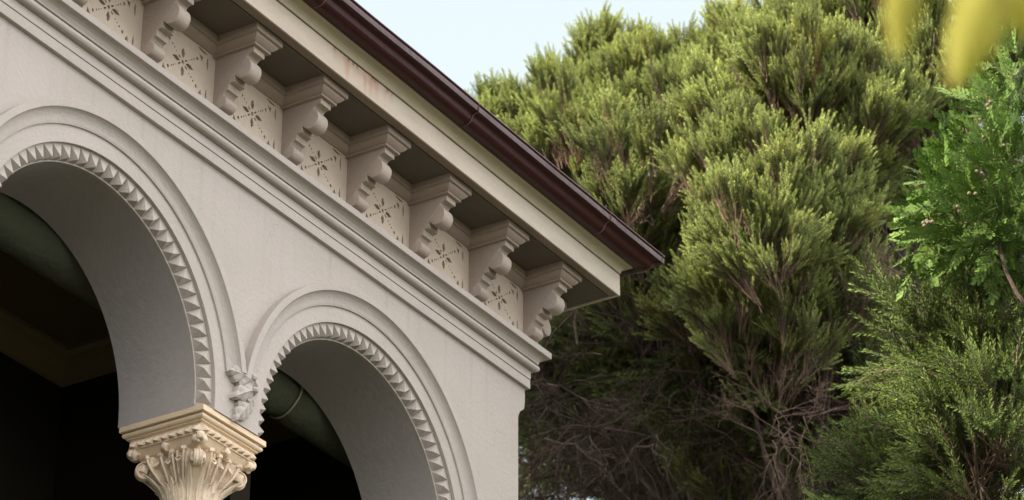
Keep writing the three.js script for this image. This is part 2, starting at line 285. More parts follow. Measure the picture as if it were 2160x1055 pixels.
      holes.push(sharp([[0.1455, 0.098], [0.1385, 0.082], [0.137, 0.066], [0.1445, 0.036], [0.1475, 0.060], [0.148, 0.080]].map(([x, y]) => [cx + sx * x, MY + sy * y])));
    }
    return holes;
  };
  for (let i = 0; i + 1 < BX.length; i++) {
    const s = new THREE.Shape(), x0 = BX[i] + BW - 0.004, x1 = BX[i + 1] + 0.004; s.moveTo(x0, PY0); s.lineTo(x1, PY0); s.lineTo(x1, PY1); s.lineTo(x0, PY1); s.closePath();
    s.holes = motif(BX[i + 1] - 0.188, RNG(100 + i));
    const g = new THREE.ExtrudeGeometry(s, { depth: 0.0085, bevelEnabled: false }); g.translate(0, 0, ZP - 0.0085);
    part('frieze_panel', g, M.panel, villa, { crease: 0 });
  }
  // bracket side profile in (projection from the frieze, y)
  const prof = [[0, 7.640], [0.177, 7.640], [0.177, 7.609],
    ...spline([[0.176, 7.6085], [0.166, 7.6105], [0.156, 7.609], [0.148, 7.604], [0.143, 7.5955]], 8),
    ...spline([[0.1435, 7.594], [0.154, 7.586], [0.162, 7.574], [0.1665, 7.556], [0.163, 7.536], [0.152, 7.520], [0.137, 7.514], [0.121, 7.515], [0.107, 7.522], [0.098, 7.533]], 18),
    [0.0945, 7.5335], [0.0935, 7.509], [0.071, 7.507], [0.0665, 7.4835],
    ...spline([[0.066, 7.4830], [0.058, 7.4825], [0.050, 7.477], [0.0435, 7.4685]], 6),
    ...spline([[0.044, 7.467], [0.053, 7.459], [0.0595, 7.447], [0.0595, 7.434], [0.053, 7.423], [0.041, 7.416], [0.026, 7.416], [0.012, 7.423], [0, 7.436]], 14)];
  const bs = new THREE.Shape(); prof.forEach(([p, y], k) => k ? bs.lineTo(p, y) : bs.moveTo(p, y)); bs.closePath();
  const bg = new THREE.ExtrudeGeometry(bs, { depth: BW - 0.004, bevelEnabled: true, bevelThickness: 0.002, bevelSize: 0.0016, bevelOffset: -0.0016, bevelSegments: 2 }); bg.translate(0, 0, 0.002); bg.rotateY(-Math.PI / 2); bg.translate(BW, 0, 0);
  const capProf = [[-0.002, 7.632], [0.0145, 7.632], [0.0155, 7.633], [0.0155, 7.640], [0.0145, 7.641], [0.012, 7.6415]];
  for (let k = 0; k <= 8; k++) { const t = k / 8; capProf.push([0.014 + 0.021 * Math.sin(t * Math.PI / 2), 7.642 + 0.023 * t]); }
  capProf.push([0.0345, 7.6665], [0.0355, 7.6675], [0.045, 7.668], [0.046, 7.669], [0.046, 7.699]);
  const D = 0.177, capU = grid(capProf.map(([p, y]) => [V(-p, y, -0.01), V(-p, y, D + p), V(BW + p, y, D + p), V(BW + p, y, -0.01)]));
  const bracketGeo = boxUV(toCreasedNormals(bg, 0.5)), capGeo = boxUV(toCreasedNormals(capU, 0.5));
  const bm = [0, 1, 2, 3, 4].map((k) => { const m = M.bracket.clone(); m.color.multiplyScalar(0.96 + 0.08 * rnd()); m.map = rep(grime, 0.9 + k * 0.13, rnd(), rnd()); m.bumpMap = rep(plasterBump, 3, rnd(), rnd()); return m; });
  const place = (x, z, ry) => {
    const b = new THREE.Mesh(bracketGeo, bm[Math.floor(rnd() * 5)]); b.name = numbered('bracket'); b.position.set(x, 0, z); b.rotation.y = ry; b.castShadow = b.receiveShadow = true; villa.add(b);
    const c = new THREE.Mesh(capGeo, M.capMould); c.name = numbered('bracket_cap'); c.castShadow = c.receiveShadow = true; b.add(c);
  };
  for (const x of BX) place(x, ZP, 0);
  for (let k = 0; k < 4; k++) place(XC + ZP, 0.018 - k * 0.43, Math.PI / 2);
  // moulding along the frieze head between the brackets
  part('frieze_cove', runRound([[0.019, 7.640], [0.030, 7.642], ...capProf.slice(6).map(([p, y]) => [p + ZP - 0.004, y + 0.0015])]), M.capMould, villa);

  // eaves
  const SY = 7.698, SO = 0.250, FP = 0.296;
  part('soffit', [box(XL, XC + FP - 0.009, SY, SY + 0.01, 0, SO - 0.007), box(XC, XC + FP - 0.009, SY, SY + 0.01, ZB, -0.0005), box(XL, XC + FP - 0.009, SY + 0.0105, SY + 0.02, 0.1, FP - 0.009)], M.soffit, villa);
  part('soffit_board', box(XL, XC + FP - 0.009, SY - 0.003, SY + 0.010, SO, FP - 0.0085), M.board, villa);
  const fg = runRound([[FP - 0.008, 7.79], [FP - 0.008, 7.690], [FP - 0.001, 7.689], [FP, 7.690], [FP, 7.789], [FP - 0.001, 7.790], [FP - 0.008, 7.791]]), fb = toCreasedNormals(fg, 0.5);
  { const p = fb.attributes.position, uv = new Float32Array(p.count * 2); for (let i = 0; i < p.count; i++) { uv[i * 2] = (p.getX(i) - FX0) / (FX1 - FX0); uv[i * 2 + 1] = Math.min(0.995, Math.max(0.005, (p.getY(i) - 7.690) / 0.1)); } fb.setAttribute('uv', new THREE.BufferAttribute(uv, 2)); }
  part('fascia', fb, M.fascia, villa, { crease: 0, keepUV: true });
  const mp = [[FP - 0.03, 7.796], [FP + 0.002, 7.796], [FP + 0.003, 7.797]]; for (let k = 0; k <= 10; k++) { const t = k / 10; mp.push([FP + 0.004 + 0.034 * (1 - Math.cos(t * Math.PI / 2)), 7.798 + 0.032 * Math.sin(t * Math.PI / 2)]); }
  mp.push([FP + 0.0415, 7.8305], [FP + 0.043, 7.832], [FP + 0.043, 7.837], [FP - 0.03, 7.838]);
  part('eaves_mould', runRound(mp), M.mould, villa, { crease: 0.5 });
  const gp = [[0.312, 7.842], [0.345, 7.832], ...spline([[0.352, 7.829], [0.368, 7.8275], [0.384, 7.8295], [0.3965, 7.8375], [0.4025, 7.849], [0.407, 7.8595], [0.416, 7.8665], [0.425, 7.869]], 16), [0.4335, 7.869], [0.4345, 7.870], [0.4365, 7.892], [0.434, 7.8935], [0.4325, 7.895], [0.4325, 7.899], ...arcPts(0.4335, 7.905, 0.0055, -Math.PI / 2, Math.PI * 0.8, 8), [0.426, 7.900], [0.424, 7.872], [0.40, 7.862], [0.36, 7.836], [0.314, 7.850]];
  part('gutter', runRound(gp), M.gutter, villa, { crease: 0.55 });
  const sag = (m, a) => { const p = m.geometry.attributes.position; for (let i = 0; i < p.count; i++) { const x = p.getX(i), z = p.getZ(i); p.setY(i, p.getY(i) + a * perlin.noise(x * 0.9, z * 0.9, 3) + a * 0.35 * perlin.noise(x * 3.1, z * 3.1, 7)); p.setZ(i, z + a * 0.8 * perlin.noise(x * 1.4, 5, 1)); } };
  for (const m of villa.children) if (/^(gutter|string_course|fascia|eaves_mould|soffit_board)/.test(m.name)) sag(m, m.name.startsWith('gutter') ? 0.0045 : 0.0022);
  const outer = gp.slice(1, 30);
  for (const x of [6.68, 7.687, 8.692, 9.726]) { // lapped joints with a bead of sealant
    const o = outer.map(([p, y]) => [p + 0.0022, y - 0.0014]);
    part('gutter_joint', grid(o.map(([p, y]) => [V(x, y, p), V(x + 0.042, y, p)])), M.gutter, villa);
    part('joint_seal', grid(outer.map(([p, y]) => [V(x - 0.003, y - 0.0004, p + 0.0006), V(x - 0.0005, y - 0.002, p + 0.0032), V(x + 0.0008, y - 0.0014, p + 0.0023)])), M.seal, villa);
  }
  const co = outer.map(([p, y]) => [p + 0.002, y - 0.0012]); // mitre cover at the corner
  part('gutter_joint', grid(co.map(([p, y]) => [V(XC + p - 0.012, y, p), V(XC + p, y, p), V(XC + p, y, p - 0.05)])), M.gutter, villa);
  part('joint_seal', grid(co.map(([p, y]) => [V(XC + p - 0.0145, y, p - 0.0016), V(XC + p - 0.013, y - 0.0005, p + 0.0012), V(XC + p - 0.0115, y, p)])), M.seal, villa);

  // column and capital
  const cap = sub('capital', villa), CX = 7.7925, CZ = -0.1905, S = 0.186;
  const sq = (pr) => grid(pr.map(([p, y]) => { const h = S - p; return [V(CX - h, y, CZ - h), V(CX - h, y, CZ + h), V(CX + h, y, CZ + h), V(CX + h, y, CZ - h), V(CX - h, y, CZ - h)]; }));
  const roll = arcPts(0.018, 6.2275, 0.0105, Math.PI * 0.45, Math.PI * 1.52, 8).map(([p, y]) => [p, y]);
  part('abacus', sq([[0.1, 6.261], [0.001, 6.261], [0, 6.260], [0, 6.2405], [0.001, 6.2395], [0.016, 6.2390], ...roll, [0.019, 6.2155], [0.0195, 6.2115], [0.026, 6.2110], [0.030, 6.2075], [0.0305, 6.1790], [0.0275, 6.1785], [0.0265, 6.1775], [0.0265, 6.1715], [0.0275, 6.1705], [0.032, 6.170], [0.0365, 6.160], [0.0475, 6.143], [0.058, 6.136], [0.12, 6.134]]), M.gold, cap, { crease: 0.4 });
  // square points along the abacus
  const n = 9, w = 2 * (S - 0.03) / n, tg = (() => { const c = [V(-w / 2, -0.0145, 0), V(w / 2, -0.0145, 0), V(w / 2, 0.0145, 0), V(-w / 2, 0.0145, 0)], ap = V(0, -0.0145, 0.026), pos = []; for (let k = 0; k < 4; k++) for (const p of [c[k], c[(k + 1) % 4], ap]) pos.push(p.x, p.y, p.z); const g = new THREE.BufferGeometry(); g.setAttribute('position', new THREE.Float32BufferAttribute(pos, 3)); g.computeVertexNormals(); return boxUV(g); })();
  const goldOn = (name, g, x, y, z, ry, rz = 0, m = M.goldRough) => { const t = new THREE.Mesh(g, m); t.name = numbered(name); t.position.set(x, y, z); t.rotation.set(0, ry, rz, 'YXZ'); t.castShadow = t.receiveShadow = true; cap.add(t); return t; };
  const FACES = [[0, 0, 1], [-1, 0, 0], [1, 0, 0], [0, 0, -1]].map(([x, , z]) => ({ n: V(x, 0, z), u: V(z, 0, -x), ry: Math.atan2(x, z) }));
  for (const f of FACES) for (let k = 0; k < n; k++) { const u = (k - (n - 1) / 2) * w, q = V(CX, 6.193, CZ).addScaledVector(f.n, S - 0.0305).addScaledVector(f.u, u); goldOn('tooth', tg, q.x, q.y, q.z, f.ry); }
  // bosses: knobbly rosettes
  const ros = (() => { const g = new THREE.IcosahedronGeometry(0.0165, 3), p = g.attributes.position; for (let i = 0; i < p.count; i++) { const v = V().fromBufferAttribute(p, i), d = v.clone().normalize(), a = Math.atan2(d.y, d.x), k = 1 + 0.28 * Math.cos(a * 4) * (1 - Math.abs(d.z)) + 0.18 * Math.max(0, d.z); v.multiplyScalar(k); p.setXYZ(i, v.x, v.y, v.z * 0.9); } return boxUV(toCreasedNormals(g, 0.7)); })();
  for (const f of FACES) for (const u of [-0.135, 0, 0.135]) { const q = V(CX, 6.154, CZ).addScaledVector(f.n, S - 0.036).addScaledVector(f.u, u); goldOn('rosette', ros, q.x, q.y, q.z, f.ry, 0.3 + u * 3); }
  for (const [sx, sz] of [[-1, 1], [1, 1], [-1, -1], [1, -1]]) goldOn('rosette', ros, CX + sx * (S - 0.034), 6.160, CZ + sz * (S - 0.034), Math.atan2(sx, sz), 0.8).scale.setScalar(0.95);
  // bell: flares from the neck out to the four corners
  const bellR = (y) => { const P = [[5.90, 0.081], [5.97, 0.083], [6.01, 0.090], [6.03, 0.098], [6.06, 0.117], [6.09, 0.137], [6.12, 0.147], [6.140, 0.148]]; for (let i = 0; i + 1 < P.length; i++) if (y <= P[i + 1][0]) { const t = (y - P[i][0]) / (P[i + 1][0] - P[i][0]); return P[i][1] + (P[i + 1][1] - P[i][1]) * t; } return P[P.length - 1][1]; };
  const flare = (y) => { const t = Math.min(1, Math.max(0, (y - 5.99) / 0.10)); return t * t * (3 - 2 * t); };
  const bellPt = (y, a, off = 0) => { const d = Math.pow(Math.abs(Math.sin(2 * a)), 3); const r = bellR(y) * (1 - 0.10 * flare(y)) + 0.046 * d * flare(y) + off; return V(CX + r * Math.sin(a), y, CZ + r * Math.cos(a)); };
  const rows = []; for (let j = 0; j <= 26; j++) { const y = 5.90 + 0.238 * j / 26, row = []; for (let i = 0; i <= 144; i++) { const a = i / 144 * Math.PI * 2, rib = Math.cos(a * 24); row.push(bellPt(y, a, -0.011 + 0.011 * Math.sign(rib) * Math.pow(Math.abs(rib), 0.6))); } rows.push(row); }
  part('bell', grid(rows), M.goldRough, cap, { crease: 0.9 });
  // ribs, rings, leaf tips and beads carved on the bell
  const ribs = [], rings = [], tips = [], beads = [];
  for (let f = 0; f < 4; f++) {
    const a0 = f * Math.PI / 2;
    for (const da of [-0.50, -0.18, 0.18, 0.50]) { // stalks that end in a square top
      const pts = []; for (let k = 0; k <= 7; k++) { const y = 5.95 + 0.183 * k / 7; pts.push(bellPt(y, a0 + da * (0.75 + 0.25 * k / 7), 0.004 + 0.010 * Math.pow(k / 7, 3))); }
      ribs.push(tube(pts, 0.0032, 0.0062, 5, 14));
      const top = bellPt(6.131, a0 + da, 0.012), cube = new THREE.BoxGeometry(0.017, 0.013, 0.014); cube.rotateY(a0 + da); cube.translate(top.x, top.y, top.z); ribs.push(cube);
    }
    for (const da of [-0.34, 0, 0.34]) {
      const c = bellPt(6.106, a0 + da, 0.003), t = new THREE.TorusGeometry(0.0105, 0.0042, 7, 18); t.scale(0.85, 1.15, 1.1); t.rotateX(-0.5); t.rotateY(a0 + da); t.translate(c.x, c.y, c.z); rings.push(t);
      for (let k = 0; k < 12; k++) { const c2 = bellPt(5.955 + 0.115 * k / 12, a0 + da * 0.85, 0.003), s = new THREE.SphereGeometry(0.0028, 6, 5); s.translate(c2.x, c2.y, c2.z); if (da) beads.push(s); }
    }
    // overlapping leaf blades that curl outwards at the tip
    for (const [da, y, len, wd] of [[-0.62, 5.96, 0.13, 0.026], [0.62, 5.96, 0.13, 0.026], [-0.34, 5.93, 0.125, 0.026], [0, 5.92, 0.10, 0.030], [0.34, 5.93, 0.125, 0.026], [-0.18, 5.96, 0.085, 0.02], [0.18, 5.96, 0.085, 0.02], [0, 5.985, 0.085, 0.022]]) {
      const rr = []; for (let k = 0; k <= 9; k++) { const t = k / 9, w2 = 1.2 * wd * Math.sin(Math.PI * Math.min(0.97, 0.14 + 0.86 * t)) * (0.85 + 0.3 * Math.abs(Math.sin(t * 9.5))), row = []; for (let m = -3; m <= 3; m++) { const s = m / 3, ya = y + len * t, aa = a0 + da + s * w2 * 0.5 / Math.max(0.08, bellR(ya)); row.push(bellPt(ya - 0.020 * Math.max(0, t - 0.8) * 3, aa, 0.006 + 0.0065 * (1 - Math.abs(s)) - 0.002 * Math.cos(s * 9) + 0.07 * Math.pow(Math.max(0, t - 0.62), 1.7))); } rr.push(row); }
      tips.push(grid(rr));
    }
  }
  part('rib', ribs, M.goldRough, cap, { crease: 0.7, kind: 'stuff' }); part('ring', rings, M.goldRough, cap, { crease: 1, kind: 'stuff' }); part('bead', beads, M.goldRough, cap, { crease: 1, kind: 'stuff' }); part('leaf', tips, M.goldRough, cap, { crease: 0.8, kind: 'stuff' });
  // corner volutes with a carved eye on either cheek
  for (const [sx, sz] of [[-1, 1], [1, 1], [-1, -1], [1, -1]]) {
    const d = V(sx, 0, sz).normalize(), u = V(d.z, 0, -d.x), c = V(CX, 6.0985, CZ).addScaledVector(d, 0.166), pr = [];
    for (let k = 0; k <= 30; k++) { const a = -1.9 + 5.2 * k / 30, r = 0.034 - 0.0050 * k / 30; pr.push(c.clone().addScaledVector(d, Math.cos(a) * r).add(V(0, Math.sin(a) * r, 0))); }
    const hw = 0.014, g = [grid([-1, -0.75, -0.45, 0, 0.45, 0.75, 1].map((s) => pr.map((p) => p.clone().addScaledVector(u, s * hw).add(p.clone().sub(c).multiplyScalar(s === 0 ? -0.10 : Math.abs(s) === 0.75 ? -0.06 : 0)))))];
    const cheek = (s) => { const rr = [0, 0.35, 0.55, 0.75, 0.9, 1].map((k, m) => pr.map((p) => c.clone().lerp(p, k).addScaledVector(u, s * (hw + [0.004, 0.003, -0.004, -0.004, 0.002, 0][m])))); return grid(rr); };
    g.push(cheek(1), cheek(-1)); part('volute', g, M.goldRough, cap, { crease: 0.7 });
    for (const s of [-1, 1]) { const q = c.clone().addScaledVector(u, s * (hw + 0.004)); const e = goldOn('rosette', ros, q.x, q.y, q.z, Math.atan2(u.x * s, u.z * s), 0.4); e.scale.set(1.05, 1.05, 0.7); }
    const strap = []; for (let k = 0; k <= 8; k++) strap.push(bellPt(5.92 + 0.16 * k / 8, Math.atan2(sx, sz), 0.002)); part('strap', grid([-1, -0.6, 0.6, 1].map((s, m) => strap.map((p, k) => p.clone().addScaledVector(u, s * (0.010 + 0.009 * k / 8)).addScaledVector(d, m === 0 || m === 3 ? -0.006 : 0.004)))), M.gold, cap, { crease: 0.5 });
  }
  part('column', (() => { const g = new THREE.CylinderGeometry(0.076, 0.084, 1.7, 40); g.translate(CX, 5.05, CZ); return g; })(), M.gold, villa, { crease: 0.6 });
  // upper block that carries the arch springing between the two openings
  part('impost', [box(CX - 0.17, CX + 0.17, 6.2615, 6.2622, ZT + 0.002, -0.032)], M.course, villa);

  // carved leaf boss where the two hood moulds meet
  const boss = sub('leaf_boss', villa);
  // one carved leaf in relief: lobed edge, raised midrib, veins running out to the lobes
  const relief = (x, y, deg, L, W, lobes, H, z0, bend = 0, curl = 0) => {
    const rr = [], N = 44;
    for (let k = 0; k <= N; k++) {
      const t = k / N, th = (deg + bend * t) * Math.PI / 180, th0 = (deg + bend * t * 0.5) * Math.PI / 180, c = V(x + Math.cos(th0) * L * t, y + Math.sin(th0) * L * t, 0), side = V(-Math.sin(th), Math.cos(th), 0), fwd = V(Math.cos(th), Math.sin(th), 0);
      const env = Math.pow(Math.max(0, Math.sin(Math.PI * Math.min(1, 0.06 + 0.94 * Math.pow(t, 0.85)))), 0.75), row = [];
      for (let m = -9; m <= 9; m++) {
        const s = Math.max(-1, Math.min(1, m / 8)), as = Math.abs(s), ph = lobes * (t - 0.10 * as), lob = 0.50 + 0.50 * Math.pow(Math.abs(Math.sin(Math.PI * ph)), 0.55), w = W * env * (1 - (1 - lob) * Math.pow(as, 1.6)) * (1 + (t > 0.97 ? -0.4 : 0));
        const rib = 0.30 * Math.exp(-as * as * 60), vein = 0.34 * (Math.pow(Math.abs(Math.sin(Math.PI * ph)), 0.7) - 0.5) * Math.sin(Math.PI * Math.min(1, as * 1.05)), z = Math.abs(m) === 9 ? -0.004 : z0 + H * ((0.40 + 0.60 * Math.cos(as * 1.25)) * (0.35 + 0.65 * Math.sin(Math.PI * Math.min(1, 0.25 + 0.75 * t))) + rib + vein) + curl * t * t;
        row.push(c.clone().addScaledVector(side, s * w).addScaledVector(fwd, as * w * 0.45 * (1 - t)).add(V(0, 0, z)));
      }
      rr.push(row);
    }
    rr.push(rr[N].map((p) => V(p.x, p.y, -0.004))); return grid(rr);
  };
  for (const a of [[7.858, 6.376, 226, 0.150, 0.036, 4, 0.020, 0.004, 14, 0.004], [7.846, 6.375, 256, 0.108, 0.028, 3, 0.016, 0.002, -10, 0.004], [7.866, 6.405, 262, 0.085, 0.022, 2, 0.014, 0.002, 8, 0], [7.862, 6.410, 206, 0.140, 0.034, 3, 0.024, 0.010, 12, 0.006], [7.862, 6.420, 162, 0.150, 0.044, 4, 0.024, 0.008, 30, 0.002], [7.856, 6.432, 128, 0.075, 0.026, 2, 0.020, 0.008, 20, 0.002]]) part('leaf', relief(...a), M.course, boss, { crease: 0.75 });
  for (const [x, y, z, r] of [[7.838, 6.447, 0.034, 0.0125], [7.842, 6.398, 0.040, 0.013], [7.822, 6.352, 0.026, 0.008]]) { const g = new THREE.SphereGeometry(r, 16, 12); g.translate(x, y, z); part('berry', g, M.course, boss, { crease: 1 }); }
  part('stem', tube([V(7.852, 6.452, 0.016), V(7.869, 6.432, 0.026), V(7.868, 6.405, 0.030), V(7.850, 6.375, 0.028), V(7.822, 6.345, 0.024)], 0.0085, 0.005, 8, 16), M.course, boss, { crease: 1 });
}

// ------------------------------------------------------------------ rolled blinds behind the arches
function rolledBlind(x0, x1, cordX, label) {
  const b = thing('rolled_blind', label, 'blind', 'rolled canvas blinds behind the arches'); b.position.set((x0 + x1) / 2, 6.885, -0.50);
  const L = x1 - x0, rows = [], q = RNG(x0 * 100 | 0), ph = q() * 6;
  for (let i = 0; i <= 60; i++) { const x = -L / 2 + L * i / 60, row = []; for (let k = 0; k <= 40; k++) { const a = k / 40 * Math.PI * 2, pinch = cordX ? 1 - 0.16 * Math.exp(-Math.pow((x + b.position.x - cordX) / 0.05, 2)) : 1, r = 0.097 * pinch * (1 + 0.04 * perlin.noise(x * 6 + ph, Math.cos(a) * 1.6, Math.sin(a) * 1.6) + 0.02 * perlin.noise(x * 2, Math.cos(a) * 5 + ph, Math.sin(a) * 5)) + 0.006 * (a / 6.283); row.push(V(x, r * Math.sin(a), r * Math.cos(a))); } rows.push(row); }
  part('canvas', grid(rows), M.canvas, b, { crease: 1.2 });
  part('roller_end', [-1, 1].map((s) => { const g = new THREE.CylinderGeometry(0.09, 0.09, 0.012, 24); g.rotateZ(Math.PI / 2); g.translate(s * (L / 2 - 0.004), 0, 0); return g; }), M.canvas, b);
  if (cordX) { const x = cordX - b.position.x, pts = []; for (let k = 0; k <= 20; k++) { const a = -2.3 + 4.0 * k / 20; pts.push(V(x + 0.012 * Math.sin(a * 2), 0.094 * Math.sin(a), 0.094 * Math.cos(a))); } part('cord', tube(pts, 0.0045, 0.0045, 6, 36), M.cord, b, { crease: 1 }); }
}
rolledBlind(6.30, 7.72, 0, 'grey green canvas roll without a cord, hung behind the left arch');
rolledBlind(8.42, 9.34, 8.73, 'grey green canvas roll tied with a white cord behind the right arch');

// ------------------------------------------------------------------ trees
// a point at a given horizontal distance along the view through a pixel of the 2160 x 1055 frame
const FPX = 527.5 / Math.tan(9.3444 * Math.PI / 360);
function at(px, py, hd) { const d = V((px - 1080) / FPX, -(py - 527.5) / FPX, -1).applyMatrix4(new THREE.Matrix4().makeRotationFromEuler(new THREE.Euler(PITCH, YAW, ROLL, 'YXZ'))); return d.multiplyScalar(hd / Math.hypot(d.x, d.z)).add(CAM); }
class Soup {
  constructor() { this.p = []; this.c = []; }
  tri(a, b, c, col) { for (const q of [a, b, c]) { this.p.push(q.x, q.y, q.z); this.c.push(...col); } }
  quad(a, b, c, d, col) { this.tri(a, b, c, col); this.tri(a, c, d, col); }
  rod(a, b, r0, r1, col, n = 3) { const t = b.clone().sub(a).normalize(), s = Math.abs(t.y) > 0.9 ? V(1, 0, 0) : V(0, 1, 0), u = s.cross(t).normalize(), v = t.clone().cross(u); for (let k = 0; k < n; k++) { const A = k / n * 6.2832, B = (k + 1) / n * 6.2832, f = (P, r, x) => P.clone().addScaledVector(u, r * Math.cos(x)).addScaledVector(v, r * Math.sin(x)); this.quad(f(a, r0, A), f(a, r0, B), f(b, r1, B), f(b, r1, A), col); } }
  build() { const g = new THREE.BufferGeometry(); g.setAttribute('position', new THREE.Float32BufferAttribute(this.p, 3)); g.setAttribute('color', new THREE.Float32BufferAttribute(this.c, 3)); g.computeVertexNormals(); return g; }
}
const BARK = [0.13, 0.088, 0.065], BARKPALE = [0.20, 0.155, 0.12];
function needleShoot(S, q, base, dir, len, nN, nL, nW, tint) {
  const side = V(q() - 0.5, q() - 0.5, q() - 0.5).cross(dir).normalize(), P = [], up = V(0, 1, 0);
  for (let k = 0; k <= 4; k++) { const t = k / 4; P.push(base.clone().addScaledVector(dir, len * t).addScaledVector(side, len * 0.10 * t * t).addScaledVector(up, len * 0.12 * t * t)); }
  for (let k = 0; k < 4; k++) S.rod(P[k], P[k + 1], 0.0019 - 0.0003 * k, 0.0016 - 0.0003 * k, BARKPALE.map((x, i) => x * (0.75 + 0.5 * q()) + (tint[i] - x) * Math.max(0, k - 1.2) * 0.25));
  for (let k = 0; k < nN; k++) {
    const t = 0.03 + 0.97 * (k + q() * 0.6) / nN, f = t * 4, i = Math.min(3, Math.floor(f)), c = P[i].clone().lerp(P[i + 1], f - i), tan = P[i + 1].clone().sub(P[i]).normalize();
    const a = k * 2.39996 + q() * 0.5, u = Math.abs(tan.y) > 0.95 ? V(1, 0, 0) : V(0, 1, 0), s1 = u.cross(tan).normalize(), s2 = tan.clone().cross(s1), out = s1.clone().multiplyScalar(Math.cos(a)).addScaledVector(s2, Math.sin(a));
    const op = (0.95 - 0.55 * t) * (0.8 + 0.4 * q()), d = tan.clone().multiplyScalar(Math.cos(op)).addScaledVector(out, Math.sin(op)), L = nL * (0.7 + 0.5 * q()) * (1 - 0.25 * t), w = tan.clone().cross(out).normalize().multiplyScalar(nW * (0.8 + 0.4 * q()) / 2);
    const m = c.clone().addScaledVector(d, L * 0.45).addScaledVector(out, L * 0.05), e = c.clone().addScaledVector(d, L), g = (0.58 + 0.50 * t) * (0.8 + 0.4 * q()) + 0.45 * Math.max(0, t - 0.72), col = tint.map((x, ii) => Math.min(1, x * g * (ii === 2 ? 1 - 0.25 * t : 1)));  // tips paler as new growth; bases darkened to paint in tuft shade
    S.tri(c, m.clone().add(w), e, col); S.tri(c, e, m.clone().sub(w), col);
  }
}
function sprig(seed, o) {
  const q = RNG(seed), S = new Soup(), top = V((q() - 0.5) * 0.06, o.h, (q() - 0.5) * 0.06);
  S.rod(V(0.01, -0.17, 0.01), top.clone().multiplyScalar(0.5), 0.003, 0.0026, BARK, 4); S.rod(top.clone().multiplyScalar(0.5), top, 0.0026, 0.0018, BARKPALE, 4);
  needleShoot(S, q, V(0, -0.03, 0), V(0.01, 1, 0.01).normalize(), o.h + 0.03, Math.round(o.needles * 0.6), o.nl, o.nw, o.tint.map((x) => x * 0.7));
  for (let k = 0; k < o.n; k++) {
    const t = 0.12 + 0.85 * k / o.n, a = k * 2.4 + q(), b = top.clone().multiplyScalar(t), sp = o.spread * (0.6 + 0.7 * q()), dir = V(Math.cos(a) * sp, 1, Math.sin(a) * sp).normalize();
    needleShoot(S, q, b, dir, o.len * (0.7 + 0.5 * q()), o.needles, o.nl, o.nw, o.tint);
  }
  needleShoot(S, q, top.clone().multiplyScalar(0.9), V(0.1 * (q() - 0.5), 1, 0.1 * (q() - 0.5)).normalize(), o.len, o.needles, o.nl, o.nw, o.tint);
  return S.build();
}
// flat lacy spray of a cypress
function spray(seed, tint) {
  const q = RNG(seed), S = new Soup();
  const twig = (b, dir, nrm, len, lvl) => {
    const e = b.clone().addScaledVector(dir, len).addScaledVector(nrm, -0.12 * len), w = nrm.clone().cross(dir).normalize(), g = 0.75 + 0.5 * q(), col = tint.map((x) => Math.min(1, x * g * (1 + 0.15 * lvl)));
    const hw = lvl === 2 ? 0.0034 : 0.0028, m = b.clone().lerp(e, 0.6);
    S.quad(b.clone().addScaledVector(w, hw), m.clone().addScaledVector(w, hw * 0.9), m.clone().addScaledVector(w, -hw * 0.9), b.clone().addScaledVector(w, -hw), lvl === 0 ? BARK : col); S.tri(m.clone().addScaledVector(w, hw * 0.9), e, m.clone().addScaledVector(w, -hw * 0.9), col);
    if (lvl === 2) return;
    const n = lvl === 0 ? 11 : 7; for (let k = 1; k <= n; k++) { const t = k / (n + 0.6), p = b.clone().lerp(e, t), s = k % 2 ? 1 : -1, an = 0.75 - 0.25 * t, d = dir.clone().multiplyScalar(Math.cos(an)).addScaledVector(w, s * Math.sin(an)).addScaledVector(nrm, (q() - 0.5) * 0.35).normalize(); twig(p, d, nrm, (lvl === 0 ? 0.075 : 0.026) * (1 - 0.55 * t) * (0.8 + 0.4 * q()), lvl + 1); }
  };
  twig(V(0, 0, 0), V(0, 1, 0), V(0, 0, 1), 0.20, 0); return S.build();
}
const leafMat = (o = {}) => new THREE.MeshPhysicalMaterial({ vertexColors: true, side: THREE.DoubleSide, roughness: o.rough ?? 0.62, specularIntensity: 0.22, transmission: 0.0, thickness: 0 });
const FOL = leafMat(), CYP = leafMat({ rough: 0.55 });
const UPQ = V(0, 1, 0);
function instancedFoliage(name, parent, geos, mat, places) { // places: {p, d, s, c, roll}
  const by = geos.map(() => []); places.forEach((pl, i) => by[i % geos.length].push(pl));
  by.forEach((list, gi) => {
    if (!list.length) return; const im = new THREE.InstancedMesh(geos[gi], mat, list.length), M4 = new THREE.Matrix4();
    list.forEach((pl, i) => { const qq = new THREE.Quaternion().setFromUnitVectors(UPQ, pl.d).multiply(new THREE.Quaternion().setFromAxisAngle(UPQ, pl.roll)); M4.compose(pl.p, qq, V(pl.s, pl.s, pl.s)); im.setMatrixAt(i, M4); im.setColorAt(i, pl.c); });
    im.name = numbered(name); im.userData.kind = 'stuff'; im.castShadow = im.receiveShadow = true; parent.add(im);
  });
}
const pxm = (p) => FPX / p.distanceTo(CAM); // pixels per metre there
const heading = V(Math.sin(-YAW), 0, -Math.cos(YAW)).normalize();
